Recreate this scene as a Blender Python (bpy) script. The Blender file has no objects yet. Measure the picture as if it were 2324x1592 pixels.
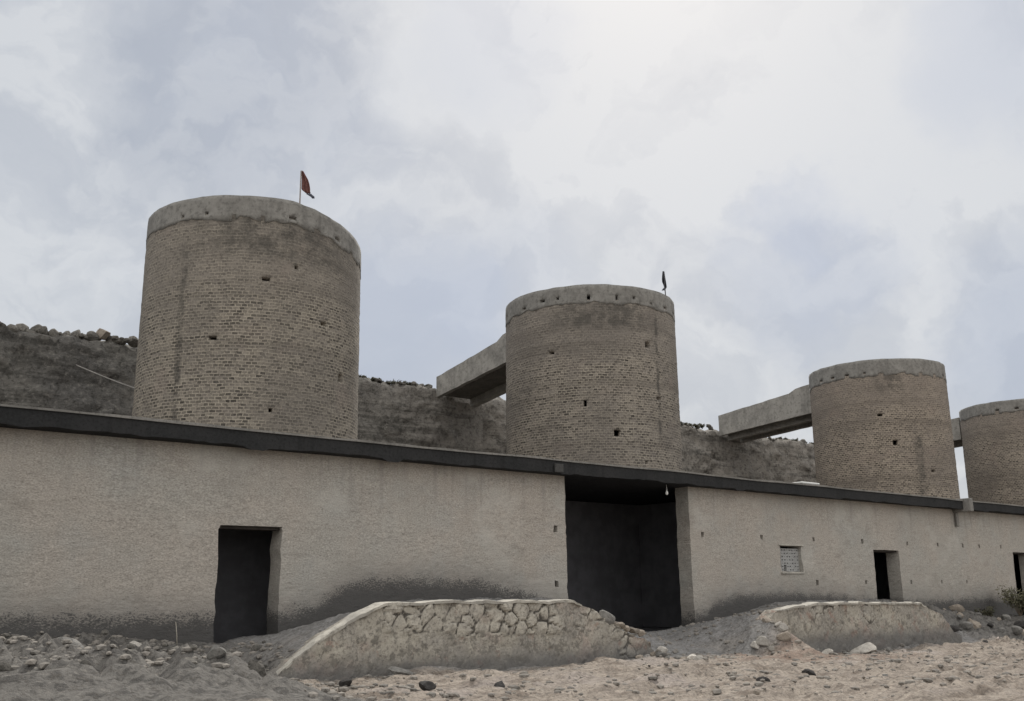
import bpy, bmesh, math, random
import numpy as np
from mathutils import Vector, Matrix

# World axes: X runs along the long building (to the right), Y away from the viewer, Z up.
scene = bpy.context.scene
COL = scene.collection
rad = math.radians
random.seed(7)
RNG = np.random.default_rng(7)

# ------------------------------------------------------------------ camera
cam_d = bpy.data.cameras.new("Camera")
cam_d.sensor_width = 36.0
cam_d.lens = 36.0 * 2288 / 2324
cam_d.clip_end = 3000
cam = bpy.data.objects.new("Camera", cam_d)
COL.objects.link(cam)
cam.location = (0, 0, 1.25)
cam.rotation_euler = (Matrix.Rotation(rad(-40.16), 4, 'Z') @ Matrix.Rotation(rad(90 + 13.41), 4, 'X')
                      @ Matrix.Rotation(rad(-0.613), 4, 'Z')).to_euler()
scene.camera = cam

# ------------------------------------------------------------------ exposure
scene.view_settings.view_transform = 'Standard'
scene.view_settings.look = 'None'
scene.view_settings.exposure = 0.12
scene.view_settings.gamma = 1.0

# ------------------------------------------------------------------ node helper
class NT:
    def __init__(s, nt):
        s.nt = nt
    def n(s, kind, **kw):
        nd = s.nt.nodes.new(kind)
        for k, v in kw.items():
            setattr(nd, k, v)
        return nd
    def put(s, sock, val):
        if isinstance(val, bpy.types.NodeSocket):
            s.nt.links.new(val, sock)
        elif val is not None:
            if isinstance(val, (tuple, list)) and len(val) == 3 and sock.type == 'RGBA':
                val = tuple(val) + (1,)
            sock.default_value = val
    def math(s, op, a, b=None, c=None, clamp=False):
        nd = s.n('ShaderNodeMath', operation=op, use_clamp=clamp)
        s.put(nd.inputs[0], a)
        if b is not None: s.put(nd.inputs[1], b)
        if c is not None: s.put(nd.inputs[2], c)
        return nd.outputs[0]
    def vm(s, op, a, b=None, out=0):
        nd = s.n('ShaderNodeVectorMath', operation=op)
        s.put(nd.inputs[0], a)
        if b is not None: s.put(nd.inputs[1], b)
        return nd.outputs[out]
    def mix(s, f, a, b, mode='MIX'):
        nd = s.n('ShaderNodeMix', data_type='RGBA', blend_type=mode)
        s.put(nd.inputs[0], f); s.put(nd.inputs[6], a); s.put(nd.inputs[7], b)
        return nd.outputs[2]
    def ramp(s, v, lo, hi, a=0.0, b=1.0, smooth=True):
        nd = s.n('ShaderNodeMapRange', interpolation_type='SMOOTHSTEP' if smooth else 'LINEAR', clamp=True)
        s.put(nd.inputs[0], v); s.put(nd.inputs[1], lo); s.put(nd.inputs[2], hi)
        s.put(nd.inputs[3], a); s.put(nd.inputs[4], b)
        return nd.outputs[0]
    def noise(s, vec, scale, detail=4, rough=.6, out=0, dist=0.0):
        nd = s.n('ShaderNodeTexNoise')
        s.put(nd.inputs['Vector'], vec); nd.inputs['Scale'].default_value = scale
        nd.inputs['Detail'].default_value = detail; nd.inputs['Roughness'].default_value = rough
        nd.inputs['Distortion'].default_value = dist
        return nd.outputs[out]
    def map(s, vec, scale=(1, 1, 1), loc=(0, 0, 0)):
        nd = s.n('ShaderNodeMapping'); s.put(nd.inputs[0], vec)
        nd.inputs[1].default_value = loc; nd.inputs[3].default_value = scale
        return nd.outputs[0]
    def sep(s, vec):
        nd = s.n('ShaderNodeSeparateXYZ'); s.put(nd.inputs[0], vec); return nd.outputs
    def curve(s, x, pts, x0, x1):
        nd = s.n('ShaderNodeFloatCurve')
        s.put(nd.inputs[1], s.ramp(x, x0, x1, smooth=False))
        c = nd.mapping.curves[0]
        pts = [((p - x0) / (x1 - x0), q) for p, q in pts]
        c.points[0].location = pts[0]; c.points[1].location = pts[-1]
        for p in pts[1:-1]:
            c.points.new(*p)
        nd.mapping.update()
        return nd.outputs[0]

# ------------------------------------------------------------------ world: cloudy sky
SUN_AZ, SUN_EL = 50.0, 41.0          # azimuth from +Y towards +X
world = bpy.data.worlds.new("World"); scene.world = world
world.use_nodes = True
wt = world.node_tree; wt.nodes.clear(); W = NT(wt)
sky = W.n('ShaderNodeTexSky', sky_type='NISHITA')
sky.sun_disc = False; sky.sun_elevation = rad(SUN_EL); sky.sun_rotation = rad(SUN_AZ)
sky.dust_density = 2.5; sky.air_density = 1.0
gen = W.n('ShaderNodeTexCoord').outputs['Generated']
w1 = W.vm('SUBTRACT', W.noise(gen, 3.2, 5, .6, out=1), (.5, .5, .5))
w2 = W.vm('SUBTRACT', W.noise(gen, 9.0, 5, .65, out=1), (.5, .5, .5))
dirn = W.vm('ADD', gen, W.vm('ADD', W.vm('MULTIPLY', w1, (.22, .22, .22)), W.vm('MULTIPLY', w2, (.09, .09, .09))))
dirn = W.vm('NORMALIZE', dirn)
def adir(az, el):
    a, e = rad(az), rad(el)
    return (math.sin(a) * math.cos(e), math.cos(a) * math.cos(e), math.sin(e))
def blob(az, el, r, amp, sharp=0.0):
    d = W.vm('DOT_PRODUCT', dirn, adir(az, el), out=1)
    return W.ramp(d, math.cos(rad(r)), math.cos(rad(r * sharp)), 0, amp)
def total(items):
    t = items[0]
    for i in items[1:]:
        t = W.math('ADD', t, i)
    return t
# brightness of the cloud sheet: 0 = grey-blue underside, 1 = bright veil
base_n = W.ramp(W.noise(W.map(dirn, (1, 1, 2.2)), 2.6, 7, .58), .3, .72, .30, .66)
bright = total([base_n,
    blob(24, 28, 9, -.55, .25), blob(17, 24, 8, -.10), blob(35, 30, 5.5, .45, .2), blob(39.5, 27.5, 3, .22),
    blob(13, 28, 4.5, .3), blob(55, 32, 21, .38, .15), blob(62, 22, 11, .28), blob(28, 22, 5, .12),
    blob(46, 23, 8, .12), blob(14, 17, 8, .12), blob(68, 14, 7, -.30), blob(56.5, 16.5, 5, -.34, .2),
    blob(57, 20.5, 3, -.3), blob(32, 14, 8, -.22)])
bright = W.math('MINIMUM', W.math('MAXIMUM', bright, 0.0), 1.0)
blue = total([blob(32, 14, 9, .7), blob(56.5, 16.8, 4.5, .45), blob(57, 20.5, 2.6, .45), blob(68, 13, 7, .6), blob(68, 27, 6, .55),
              blob(39, 31, 6, .35), blob(40, 17, 7, .3), W.ramp(W.noise(dirn, 4.0, 5, .6), .5, .75, 0, .25)])
blue = W.math('MINIMUM', blue, .85)
bright = W.math('ADD', bright, W.math('MULTIPLY', W.math('SUBTRACT', W.noise(W.map(dirn, (1, 1, 1.7)), 7.5, 8, .62), .5), .85), clamp=True)
wisp = W.ramp(W.math('ABSOLUTE', W.math('SUBTRACT', W.noise(W.map(dirn, (1, 1, 1.3), (2, 5, 1)), 4.2, 6, .55), .5)), .07, .0)
bright = W.math('ADD', bright, W.math('MULTIPLY', wisp, .34), clamp=True)
cl = W.mix(bright, (4.7, 5.12, 5.85), (7.25, 7.5, 7.8))
cl = W.mix(W.math('MULTIPLY', blue, .75), cl, (4.95, 5.6, 6.9))
# unseen sky overhead and behind the viewer, brightened to fill the shaded fronts
zc = W.sep(gen)
over = W.math('MAXIMUM', W.ramp(zc[2], .6, .9), W.ramp(W.vm('DOT_PRODUCT', gen, adir(40, 0), out=1), .25, -.4))
cl = W.mix(over, cl, (13.5, 13.2, 12.7))
cl = W.mix(.10, cl, sky.outputs[0])
bg = W.n('ShaderNodeBackground'); W.put(bg.inputs[0], cl); bg.inputs[1].default_value = 0.085
wo = W.n('ShaderNodeOutputWorld'); wt.links.new(bg.outputs[0], wo.inputs[0])

# ------------------------------------------------------------------ sun (veiled by cloud, behind the building)
sd = bpy.data.lights.new("Sun", 'SUN'); sd.energy = 2.5; sd.angle = rad(7); sd.color = (1, .95, .87)
sun = bpy.data.objects.new("Sun", sd); COL.objects.link(sun)
sun.rotation_euler = Vector(adir(SUN_AZ, SUN_EL)).to_track_quat('Z', 'Y').to_euler()
sun.location = (60, 60, 80)

# ------------------------------------------------------------------ object helpers
def tag(o, label=None, cat=None, group=None, kind=None):
    if label: o['label'] = label
    if cat: o['category'] = cat
    if group: o['group'] = group
    if kind: o['kind'] = kind
    return o
def link(name, me, mat=None, parent=None):
    o = bpy.data.objects.new(name, me); COL.objects.link(o)
    if mat is not None and me is not None and not me.materials:
        me.materials.append(mat)
    if parent is not None: o.parent = parent
    return o
def empty(name, loc=(0, 0, 0)):
    o = bpy.data.objects.new(name, None); COL.objects.link(o); o.location = loc
    o.empty_display_size = .3
    return o
def mesh(name, verts, faces, smooth=False):
    me = bpy.data.meshes.new(name)
    me.from_pydata([tuple(map(float, v)) for v in verts], [], faces)
    me.validate(); me.update()
    if smooth:
        me.polygons.foreach_set('use_smooth', [True] * len(me.polygons))
    return me
def grid_faces(nu, nv, keep=None):
    f = []
    for i in range(nu - 1):
        for j in range(nv - 1):
            if keep is None or keep[i, j]:
                a = i * nv + j
                f.append((a, a + nv, a + nv + 1, a + 1))
    return f
def _hash(ix, iy, seed):
    h = (ix * 374761393 + iy * 668265263 + seed * 1442695041) & 0xFFFFFFFF
    h = ((h ^ (h >> 13)) * 1274126177) & 0xFFFFFFFF
    return ((h ^ (h >> 16)) & 0xFFFF) / 65535.0
def vnoise(x, y, seed=0):
    x = np.asarray(x, float); y = np.asarray(y, float)
    ix = np.floor(x).astype(np.int64); iy = np.floor(y).astype(np.int64)
    fx = x - ix; fy = y - iy
    fx = fx * fx * (3 - 2 * fx); fy = fy * fy * (3 - 2 * fy)
    a = _hash(ix, iy, seed); b = _hash(ix + 1, iy, seed); c = _hash(ix, iy + 1, seed); d = _hash(ix + 1, iy + 1, seed)
    return (a * (1 - fx) + b * fx) * (1 - fy) + (c * (1 - fx) + d * fx) * fy - .5
def fbm(x, y, seed=0, octs=4, gain=.5):
    t = 0; a = 1
    for o in range(octs):
        t = t + a * vnoise(x * 2 ** o + 17.3 * o, y * 2 ** o - 9.1 * o, seed + o); a *= gain
    return t
def sstep(x, a, b):
    t = np.clip((np.asarray(x, float) - a) / (b - a), 0, 1); return t * t * (3 - 2 * t)
def join_boxes(name, boxes, mat, parent=None, bevel=0.0):
    """boxes: (x0,x1,y0,y1,z0,z1) -> one mesh"""
    bm = bmesh.new()
    for x0, x1, y0, y1, z0, z1 in boxes:
        m = Matrix.Translation(((x0 + x1) / 2, (y0 + y1) / 2, (z0 + z1) / 2)) @ Matrix.Diagonal((x1 - x0, y1 - y0, z1 - z0, 1))
        bmesh.ops.create_cube(bm, size=1, matrix=m)
    if bevel:
        bmesh.ops.bevel(bm, geom=list(bm.edges), offset=bevel, segments=1, affect='EDGES')
    me = bpy.data.meshes.new(name); bm.to_mesh(me); bm.free()
    return link(name, me, mat, parent)
def sweep(name, rings, mat, parent=None, closed=True, smooth=False):
    """rings: list of equal length point lists -> skin with end caps"""
    n = len(rings[0]); v = [p for r in rings for p in r]; f = []
    for i in range(len(rings) - 1):
        for j in range(n):
            k = (j + 1) % n
            f.append((i * n + j, i * n + k, (i + 1) * n + k, (i + 1) * n + j))
    f.append(tuple(range(n - 1, -1, -1))); f.append(tuple((len(rings) - 1) * n + j for j in range(n)))
    me = mesh(name, v, f, smooth)
    bm = bmesh.new(); bm.from_mesh(me); bmesh.ops.recalc_face_normals(bm, faces=bm.faces); bm.to_mesh(me); bm.free()
    return link(name, me, mat, parent)
def tube(name, pts, r, mat, parent=None, seg=8):
    rings = []
    pts = [Vector(p) for p in pts]
    for i, p in enumerate(pts):
        t = (pts[min(i + 1, len(pts) - 1)] - pts[max(i - 1, 0)]).normalized()
        a = t.orthogonal().normalized(); b = t.cross(a)
        rr = r[i] if isinstance(r, (list, tuple)) else r
        rings.append([p + rr * (math.cos(2 * math.pi * k / seg) * a + math.sin(2 * math.pi * k / seg) * b) for k in range(seg)])
    # keep rings aligned
    return sweep(name, rings, mat, parent, smooth=True)

# ------------------------------------------------------------------ materials
def new_mat(name):
    m = bpy.data.materials.new(name); m.use_nodes = True
    nt = m.node_tree; nt.nodes.clear(); N = NT(nt)
    out = N.n('ShaderNodeOutputMaterial'); bs = N.n('ShaderNodeBsdfPrincipled')
    nt.links.new(bs.outputs[0], out.inputs[0])
    bs.inputs['Roughness'].default_value = .92
    bs.inputs['Specular IOR Level'].default_value = .2
    return m, N, bs
def bump(N, bs, h, strength=.6, dist=.03):
    b = N.n('ShaderNodeBump'); b.inputs['Strength'].default_value = strength; b.inputs['Distance'].default_value = dist
    N.put(b.inputs['Height'], h); N.put(bs.inputs['Normal'], b.outputs[0])
def obj_co(N): return N.n('ShaderNodeTexCoord').outputs['Object']
def geo_co(N): return N.n('ShaderNodeNewGeometry').outputs['Position']
def simple_mat(name, col, col2=None, scale=8, rough=.9, bumps=.4, bd=.02):
    m, N, bs = new_mat(name); co = obj_co(N)
    n = N.noise(co, scale, 6, .65)
    c = N.mix(N.ramp(n, .35, .65), col, col2 or tuple(x * .6 for x in col))
    N.put(bs.inputs['Base Color'], c); bs.inputs['Roughness'].default_value = rough
    if bumps: bump(N, bs, N.noise(co, scale * 4, 5, .65), bumps, bd)
    return m

def plaster_mat():
    m, N, bs = new_mat("earth_plaster"); co = geo_co(N); X = N.sep(co)
    big = N.noise(co, .55, 4, .55); mid = N.noise(N.map(co, (1, 1, 1.6)), 3.2, 5, .65)
    fine = N.noise(N.map(co, (.55, .55, 1.7)), 10, 6, .72); grain = N.noise(N.map(co, (.8, .8, 1.5)), 34, 3, .7)
    c = N.mix(N.ramp(big, .38, .62), (.395, .376, .34), (.425, .386, .342))
    c = N.mix(N.ramp(N.noise(N.map(co, (1, 1, 1), (7, 3, 5)), .8, 4, .6), .5, .72, 0, .55), c, (.385, .383, .362))
    c = N.mix(N.ramp(mid, .3, .7, .45, 0), c, (.38, .35, .315))
    c = N.mix(N.ramp(fine, .52, .66, 0, .42), c, (.25, .23, .205))
    c = N.mix(N.ramp(fine, .42, .28, 0, .4), c, (.70, .66, .60))
    g = N.ramp(grain, .3, .7, .62, 1.30, smooth=False)
    gc = N.n('ShaderNodeCombineXYZ'); [N.put(gc.inputs[i], g) for i in range(3)]
    c = N.mix(1.0, c, gc.outputs[0], 'MULTIPLY')
    # rain-washed streaks under the eaves
    st = N.noise(N.map(co, (5, 5, .25)), 1.0, 3, .5)
    c = N.mix(N.math('MULTIPLY', N.ramp(st, .52, .66, 0, .5), N.ramp(X[2], 2.3, 3.9)), c, (.27, .255, .235))
    # mended patches
    pt = N.noise(N.map(co, (.8, 1, 1.1), (11, 2, 4)), 1.1, 4, .5)
    c = N.mix(N.ramp(pt, .54, .68, 0, .4), c, (.50, .48, .44))
    pt2 = N.noise(N.map(co, (.7, 1, 1.2), (31, 7, 9)), 1.4, 5, .6)
    c = N.mix(N.ramp(pt2, .58, .72, 0, .4), c, (.235, .215, .19))
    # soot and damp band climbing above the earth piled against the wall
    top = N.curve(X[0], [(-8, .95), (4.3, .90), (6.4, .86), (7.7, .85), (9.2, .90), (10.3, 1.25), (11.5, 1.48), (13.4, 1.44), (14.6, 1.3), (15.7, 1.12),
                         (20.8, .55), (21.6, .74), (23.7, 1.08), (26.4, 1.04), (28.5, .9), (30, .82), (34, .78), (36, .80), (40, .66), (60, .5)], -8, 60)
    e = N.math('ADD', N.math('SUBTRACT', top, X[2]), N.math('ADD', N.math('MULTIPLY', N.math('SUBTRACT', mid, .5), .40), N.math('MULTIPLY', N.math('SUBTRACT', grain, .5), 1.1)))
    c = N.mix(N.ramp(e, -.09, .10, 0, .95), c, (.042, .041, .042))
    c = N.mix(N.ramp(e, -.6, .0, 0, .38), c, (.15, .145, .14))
    N.put(bs.inputs['Base Color'], c)
    h = N.math('ADD', N.math('MULTIPLY', mid, 1.0), N.math('MULTIPLY', fine, .45))
    bump(N, bs, h, .75, .05)
    return m

def brick_mat(name, seed, streaks, rough_top=9.7, tint=(1, 1, 1)):
    """coursed brick drum. streaks: (uv_u, z0, z1, width) dark leak marks in drum uv metres"""
    m, N, bs = new_mat(name)
    uv = N.n('ShaderNodeTexCoord').outputs['UV']; X = N.sep(uv)
    wob = N.noise(N.map(uv, (.6, 1.5, 1), (seed, 0, 0)), 1.5, 3, .5)
    co = N.vm('ADD', uv, N.vm('MULTIPLY', N.vm('SUBTRACT', N.noise(N.map(uv, (1, 1, 1), (seed, 0, 0)), 2.2, 3, .5, out=1), (.5, .5, .5)), (.22, .085, 0)))
    b = N.n('ShaderNodeTexBrick'); N.put(b.inputs['Vector'], co)
    b.inputs['Scale'].default_value = 1; b.inputs['Brick Width'].default_value = .165; b.inputs['Row Height'].default_value = .092
    b.inputs['Mortar Size'].default_value = .017; b.inputs['Mortar Smooth'].default_value = .5; b.inputs['Bias'].default_value = .0
    T = lambda c: tuple(a * t * .88 for a, t in zip(c, tint))
    N.put(b.inputs['Color1'], T((.06, .056, .05)) + (1,)); N.put(b.inputs['Color2'], T((.36, .33, .28)) + (1,)); N.put(b.inputs['Mortar'], T((.47, .43, .36)) + (1,))
    co3 = N.map(uv, (1, 1, 1), (seed * 3.1, seed, 0))
    pat = N.noise(co3, .45, 4, .6); med = N.noise(N.map(co3, (1, 2.2, 1)), 1.7, 5, .65); fine = N.noise(co3, 12, 5, .75)
    # mortar smeared over the bricks in patches and towards the worn upper courses
    sm = N.math('ADD', N.ramp(med, .45, .66, 0, .65), N.ramp(X[1], rough_top - .6, rough_top + .5, 0, .5))
    c = N.mix(N.math('MINIMUM', sm, .8), b.outputs[0], T((.285, .262, .232)))
    c = N.mix(N.ramp(pat, .40, .66, 0, .55), c, T((.21, .195, .175)))
    c = N.mix(N.ramp(N.noise(co3, .8, 3, .5), .55, .75, 0, .4), c, T((.33, .285, .25)))
    c = N.mix(N.ramp(fine, .51, .63, 0, .6), c, T((.10, .092, .08)))
    c = N.mix(N.ramp(fine, .45, .34, 0, .4), c, T((.46, .42, .355)))
    rowband = N.noise(N.map(uv, (.05, 2.3, 1), (seed, seed, 0)), 1.0, 4, .6)
    c = N.mix(N.ramp(rowband, .5, .7, 0, .38), c, T((.13, .118, .102)))
    for (u0, z0, z1, w) in streaks:
        d = N.math('ABSOLUTE', N.math('SUBTRACT', N.math('ADD', X[0], N.math('MULTIPLY', N.math('SUBTRACT', wob, .5), .25)), u0))
        f = N.math('MULTIPLY', N.ramp(d, w, w * .25), N.math('MULTIPLY', N.ramp(X[1], z0 - .3, z0 + .2), N.ramp(X[1], z1 + .3, z1 - .2)))
        f = N.math('MULTIPLY', f, N.ramp(N.noise(co3, 2.2, 5, .7), .36, .62, .05, .75))
        c = N.mix(f, c, (.07, .066, .06))
    N.put(bs.inputs['Base Color'], c)
    h = N.math('ADD', N.math('MULTIPLY', b.outputs[1], N.math('SUBTRACT', 1.0, N.math('MINIMUM', sm, 1.0))), N.math('MULTIPLY', fine, .7))
    bump(N, bs, h, .6, .02)
    return m

def concrete_mat(name, a, b, streaky=True, fs=14):
    m, N, bs = new_mat(name); co = geo_co(N)
    n = N.noise(co, 1.6, 5, .65); f = N.noise(co, fs, 5, .7)
    c = N.mix(N.ramp(n, .35, .65), a, b)
    if streaky:
        s = N.noise(N.map(co, (3.5, 3.5, .35)), 1.0, 4, .6)
        c = N.mix(N.ramp(s, .5, .72, 0, .55), c, tuple(x * .5 for x in a))
    c = N.mix(N.ramp(f, .51, .63, 0, .6), c, tuple(x * .45 for x in a))
    c = N.mix(N.ramp(f, .46, .36, 0, .5), c, tuple(min(1, x * 1.45) for x in b))
    N.put(bs.inputs['Base Color'], c); bump(N, bs, N.math('ADD', n, N.math('MULTIPLY', f, .5)), .6, .04)
    return m

def ground_mat():
    m, N, bs = new_mat("ground_soil"); co = geo_co(N); X = N.sep(co)
    big = N.noise(co, .5, 5, .6); mid = N.noise(N.map(co, (.6, 1.8, 1)), 2.0, 6, .65); fine = N.noise(co, 18, 5, .7)
    ridg = N.noise(N.map(co, (.5, 3.0, 1)), 1.6, 5, .6)
    tan = N.mix(N.ramp(mid, .35, .65), (.36, .312, .265), (.262, .225, .192))
    tan = N.mix(N.ramp(ridg, .5, .62, 0, .75), tan, (.17, .138, .112))
    clod = N.noise(N.map(co, (1, 1.5, 1), (4, 2, 0)), 5.0, 5, .7)
    tan = N.mix(N.ramp(clod, .52, .62, 0, .6), tan, (.15, .125, .105))
    tan = N.mix(N.ramp(clod, .45, .36, 0, .5), tan, (.44, .385, .33))
    tan = N.mix(N.ramp(big, .52, .7, 0, .65), tan, (.345, .305, .285))
    rb = N.math('MULTIPLY', N.ramp(N.vm('DISTANCE', N.map(co, (.5, 1, 1)), (9.6, 13.0, -.1), out=1), 2.3, .6), N.ramp(mid, .35, .55))
    tan = N.mix(N.math('MULTIPLY', rb, .55), tan, (.24, .165, .13))
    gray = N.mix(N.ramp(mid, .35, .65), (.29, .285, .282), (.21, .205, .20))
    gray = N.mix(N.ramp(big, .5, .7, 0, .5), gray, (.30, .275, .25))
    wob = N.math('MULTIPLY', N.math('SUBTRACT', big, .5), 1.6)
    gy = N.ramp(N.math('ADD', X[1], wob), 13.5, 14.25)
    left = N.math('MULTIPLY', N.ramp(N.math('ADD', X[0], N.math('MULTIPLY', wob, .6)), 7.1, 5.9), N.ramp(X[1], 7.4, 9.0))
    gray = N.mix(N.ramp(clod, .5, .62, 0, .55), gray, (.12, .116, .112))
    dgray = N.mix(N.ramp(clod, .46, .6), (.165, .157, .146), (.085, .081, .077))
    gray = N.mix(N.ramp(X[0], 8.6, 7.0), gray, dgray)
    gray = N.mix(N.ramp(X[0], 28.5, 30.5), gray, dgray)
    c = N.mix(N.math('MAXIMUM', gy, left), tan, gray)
    c = N.mix(N.ramp(fine, .52, .64, 0, .6), c, (.09, .08, .07))
    c = N.mix(N.ramp(fine, .45, .34, 0, .5), c, N.mix(1.0, c, (1.65, 1.6, 1.55), 'MULTIPLY'))
    N.put(bs.inputs['Base Color'], c)
    bump(N, bs, N.math('ADD', N.math('MULTIPLY', clod, 1.2), N.math('MULTIPLY', fine, .5)), .9, .08)
    return m

def ramp_wall_mat():
    m, N, bs = new_mat("rubble_masonry"); co = geo_co(N)
    j = N.n('ShaderNodeAttribute', attribute_name='joint').outputs['Fac']
    ex = N.n('ShaderNodeAttribute', attribute_name='bare').outputs['Fac']
    n = N.noise(co, 1.8, 5, .6); mid = N.noise(co, 5, 5, .65); f = N.noise(co, 20, 5, .75); X = N.sep(co)
    pl = N.mix(N.ramp(n, .35, .65), (.40, .37, .315), (.29, .27, .24))
    pl = N.mix(N.ramp(N.noise(N.map(co, (1, 1, 1), (3, 8, 1)), 1.3, 4, .6), .54, .72, 0, .6), pl, (.43, .335, .29))
    pl = N.mix(N.ramp(mid, .5, .62, 0, .65), pl, (.15, .14, .122))
    pl = N.mix(N.ramp(N.noise(co, 2.6, 5, .7), .56, .66, 0, .6), pl, (.27, .17, .135))
    st = N.mix(N.ramp(mid, .35, .65), (.46, .43, .37), (.35, .325, .285))
    c = N.mix(N.ramp(ex, .2, .6), pl, st)
    c = N.mix(N.math('MULTIPLY', N.ramp(j, .045, .012), N.ramp(ex, .15, .5)), c, (.075, .068, .06))
    c = N.mix(N.ramp(f, .51, .63, 0, .6), c, (.14, .13, .115))
    c = N.mix(N.ramp(f, .46, .36, 0, .4), c, (.55, .51, .44))
    # darker grey towards the foot, with an uneven edge
    e = N.math('ADD', X[2], N.math('MULTIPLY', N.math('SUBTRACT', mid, .5), .4))
    c = N.mix(N.ramp(e, .36, -.05, 0, .8), c, (.135, .132, .13))
    N.put(bs.inputs['Base Color'], c); bump(N, bs, N.math('ADD', mid, N.math('MULTIPLY', f, .5)), .7, .035)
    return m

def hill_mat():
    m, N, bs = new_mat("hillside_scree"); co = geo_co(N); X = N.sep(co)
    n = N.noise(co, .35, 5, .6); mid = N.noise(N.map(co, (1, 1, 1.6)), 1.6, 6, .65); f = N.noise(co, 6, 6, .75)
    a = N.mix(N.ramp(n, .35, .65), (.14, .135, .128), (.175, .167, .152))
    bR = N.mix(N.ramp(n, .35, .65), (.29, .267, .238), (.225, .21, .19))
    c = N.mix(N.ramp(N.math('ADD', X[0], N.math('MULTIPLY', n, 6)), 18, 34), a, bR)
    c = N.mix(N.ramp(mid, .55, .75, 0, .55), c, (.22, .20, .175))
    c = N.mix(N.ramp(mid, .46, .3, 0, .6), c, (.06, .058, .053))
    lay = N.noise(N.map(co, (.35, .35, 3.2)), 1.0, 5, .65)
    c = N.mix(N.ramp(lay, .5, .62, 0, .55), c, (.06, .057, .052))
    c = N.mix(N.ramp(f, .51, .62, 0, .6), c, (.045, .042, .038))
    c = N.mix(N.ramp(f, .46, .37, 0, .45), c, (.33, .31, .28))
    N.put(bs.inputs['Base Color'], c); bump(N, bs, N.math('ADD', N.math('ADD', mid, N.math('MULTIPLY', lay, .5)), N.math('MULTIPLY', f, .6)), 1.0, .15)
    return m

def stone_mat(name, a, b):
    m, N, bs = new_mat(name)
    co = obj_co(N); r = N.n('ShaderNodeObjectInfo').outputs['Random']
    n = N.noise(co, 3.0, 5, .65); f = N.noise(co, 14, 4, .7)
    c = N.mix(N.ramp(n, .35, .65), a, b)
    v = N.ramp(r, 0, 1, .7, 1.3, smooth=False); cc = N.n('ShaderNodeCombineXYZ'); [N.put(cc.inputs[i], v) for i in range(3)]
    c = N.mix(1.0, c, cc.outputs[0], 'MULTIPLY')
    c = N.mix(N.ramp(f, .52, .72, 0, .5), c, tuple(x * .45 for x in b))
    N.put(bs.inputs['Base Color'], c); bump(N, bs, N.math('ADD', n, N.math('MULTIPLY', f, .4)), .7, .06)
    return m

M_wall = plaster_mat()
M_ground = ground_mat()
M_rub = ramp_wall_mat()
M_hill = hill_mat()
M_fascia = concrete_mat("tarred_fascia", (.036, .036, .037), (.027, .028, .029), True, 20)
M_lip = concrete_mat("roof_lip", (.25, .24, .225), (.17, .165, .155), False, 20)
M_jbox = concrete_mat("weathered_box", (.075, .074, .072), (.05, .05, .05), False, 20)
M_inside = simple_mat("sooty_interior", (.19, .19, .206), (.14, .14, .152), 2)
M_collar = concrete_mat("rim_concrete", (.27, .262, .245), (.20, .193, .18), True, 7)
M_bridge = concrete_mat("bridge_concrete", (.36, .345, .318), (.25, .24, .222), True, 7)
M_pier = concrete_mat("pier_masonry", (.17, .158, .142), (.13, .122, .11), True, 9)
M_coping = concrete_mat("lime_coping", (.50, .475, .42), (.33, .315, .285), False, 9)
M_lattice = concrete_mat("lattice_block", (.40, .40, .395), (.34, .34, .335), False, 40)
M_wood = simple_mat("dark_timber", (.06, .052, .045), (.035, .03, .027), 6)
M_white = simple_mat("whitewash", (.85, .85, .83), (.74, .74, .72), 5)
M_stone = stone_mat("grey_stone", (.25, .24, .225), (.175, .17, .16))
M_dark = stone_mat("dark_stone", (.075, .07, .068), (.045, .043, .042))
M_pale = stone_mat("pale_stone", (.60, .57, .52), (.47, .44, .40))
M_tanst = stone_mat("tan_stone", (.36, .315, .265), (.26, .225, .19))
M_boulder = stone_mat("boulder_stone", (.20, .188, .168), (.11, .104, .095))

# ------------------------------------------------------------------ structure: ground
I = np.interp
ZW = [(-60, .8), (-10, .75), (4.4, .64), (6, .57), (7.84, .41), (9.07, .52), (10.3, .80), (11.5, 1.07), (15.6, 1.09), (16.5, .97), (17.6, .55), (18.6, .25), (19, .21),
      (20.9, .33), (22.8, .62), (24.4, .86), (30, .88), (31.5, .82), (33, .52), (35, .32), (40, .14), (60, 0), (200, 0)]
ZF = [(-60, .6), (4, .5), (6.2, .26), (7.0, .06), (7.28, .02), (7.59, .27), (8.17, .60), (8.64, .84), (9.21, 1.07), (10.35, 1.09), (13.41, 1.05), (13.87, .88), (14.39, .64),
      (15.31, .37), (15.62, -.02), (18.4, -.08), (19.01, .38), (19.78, .77), (21.27, .87), (23.2, .87), (26.14, .82), (27.22, .39), (28.0, -.08), (30, -.15), (40, -.38), (60, -.45), (200, -.45)]
ZG = [(-60, .55), (3.5, .55), (5.2, .34), (6.6, .0), (9, 0), (12, -.02), (16, -.05), (22, -.24), (28, -.28), (40, -.4), (60, -.45), (200, -.45)]
ev = lambda P, u: I(u, [p[0] for p in P], [p[1] for p in P])
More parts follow.
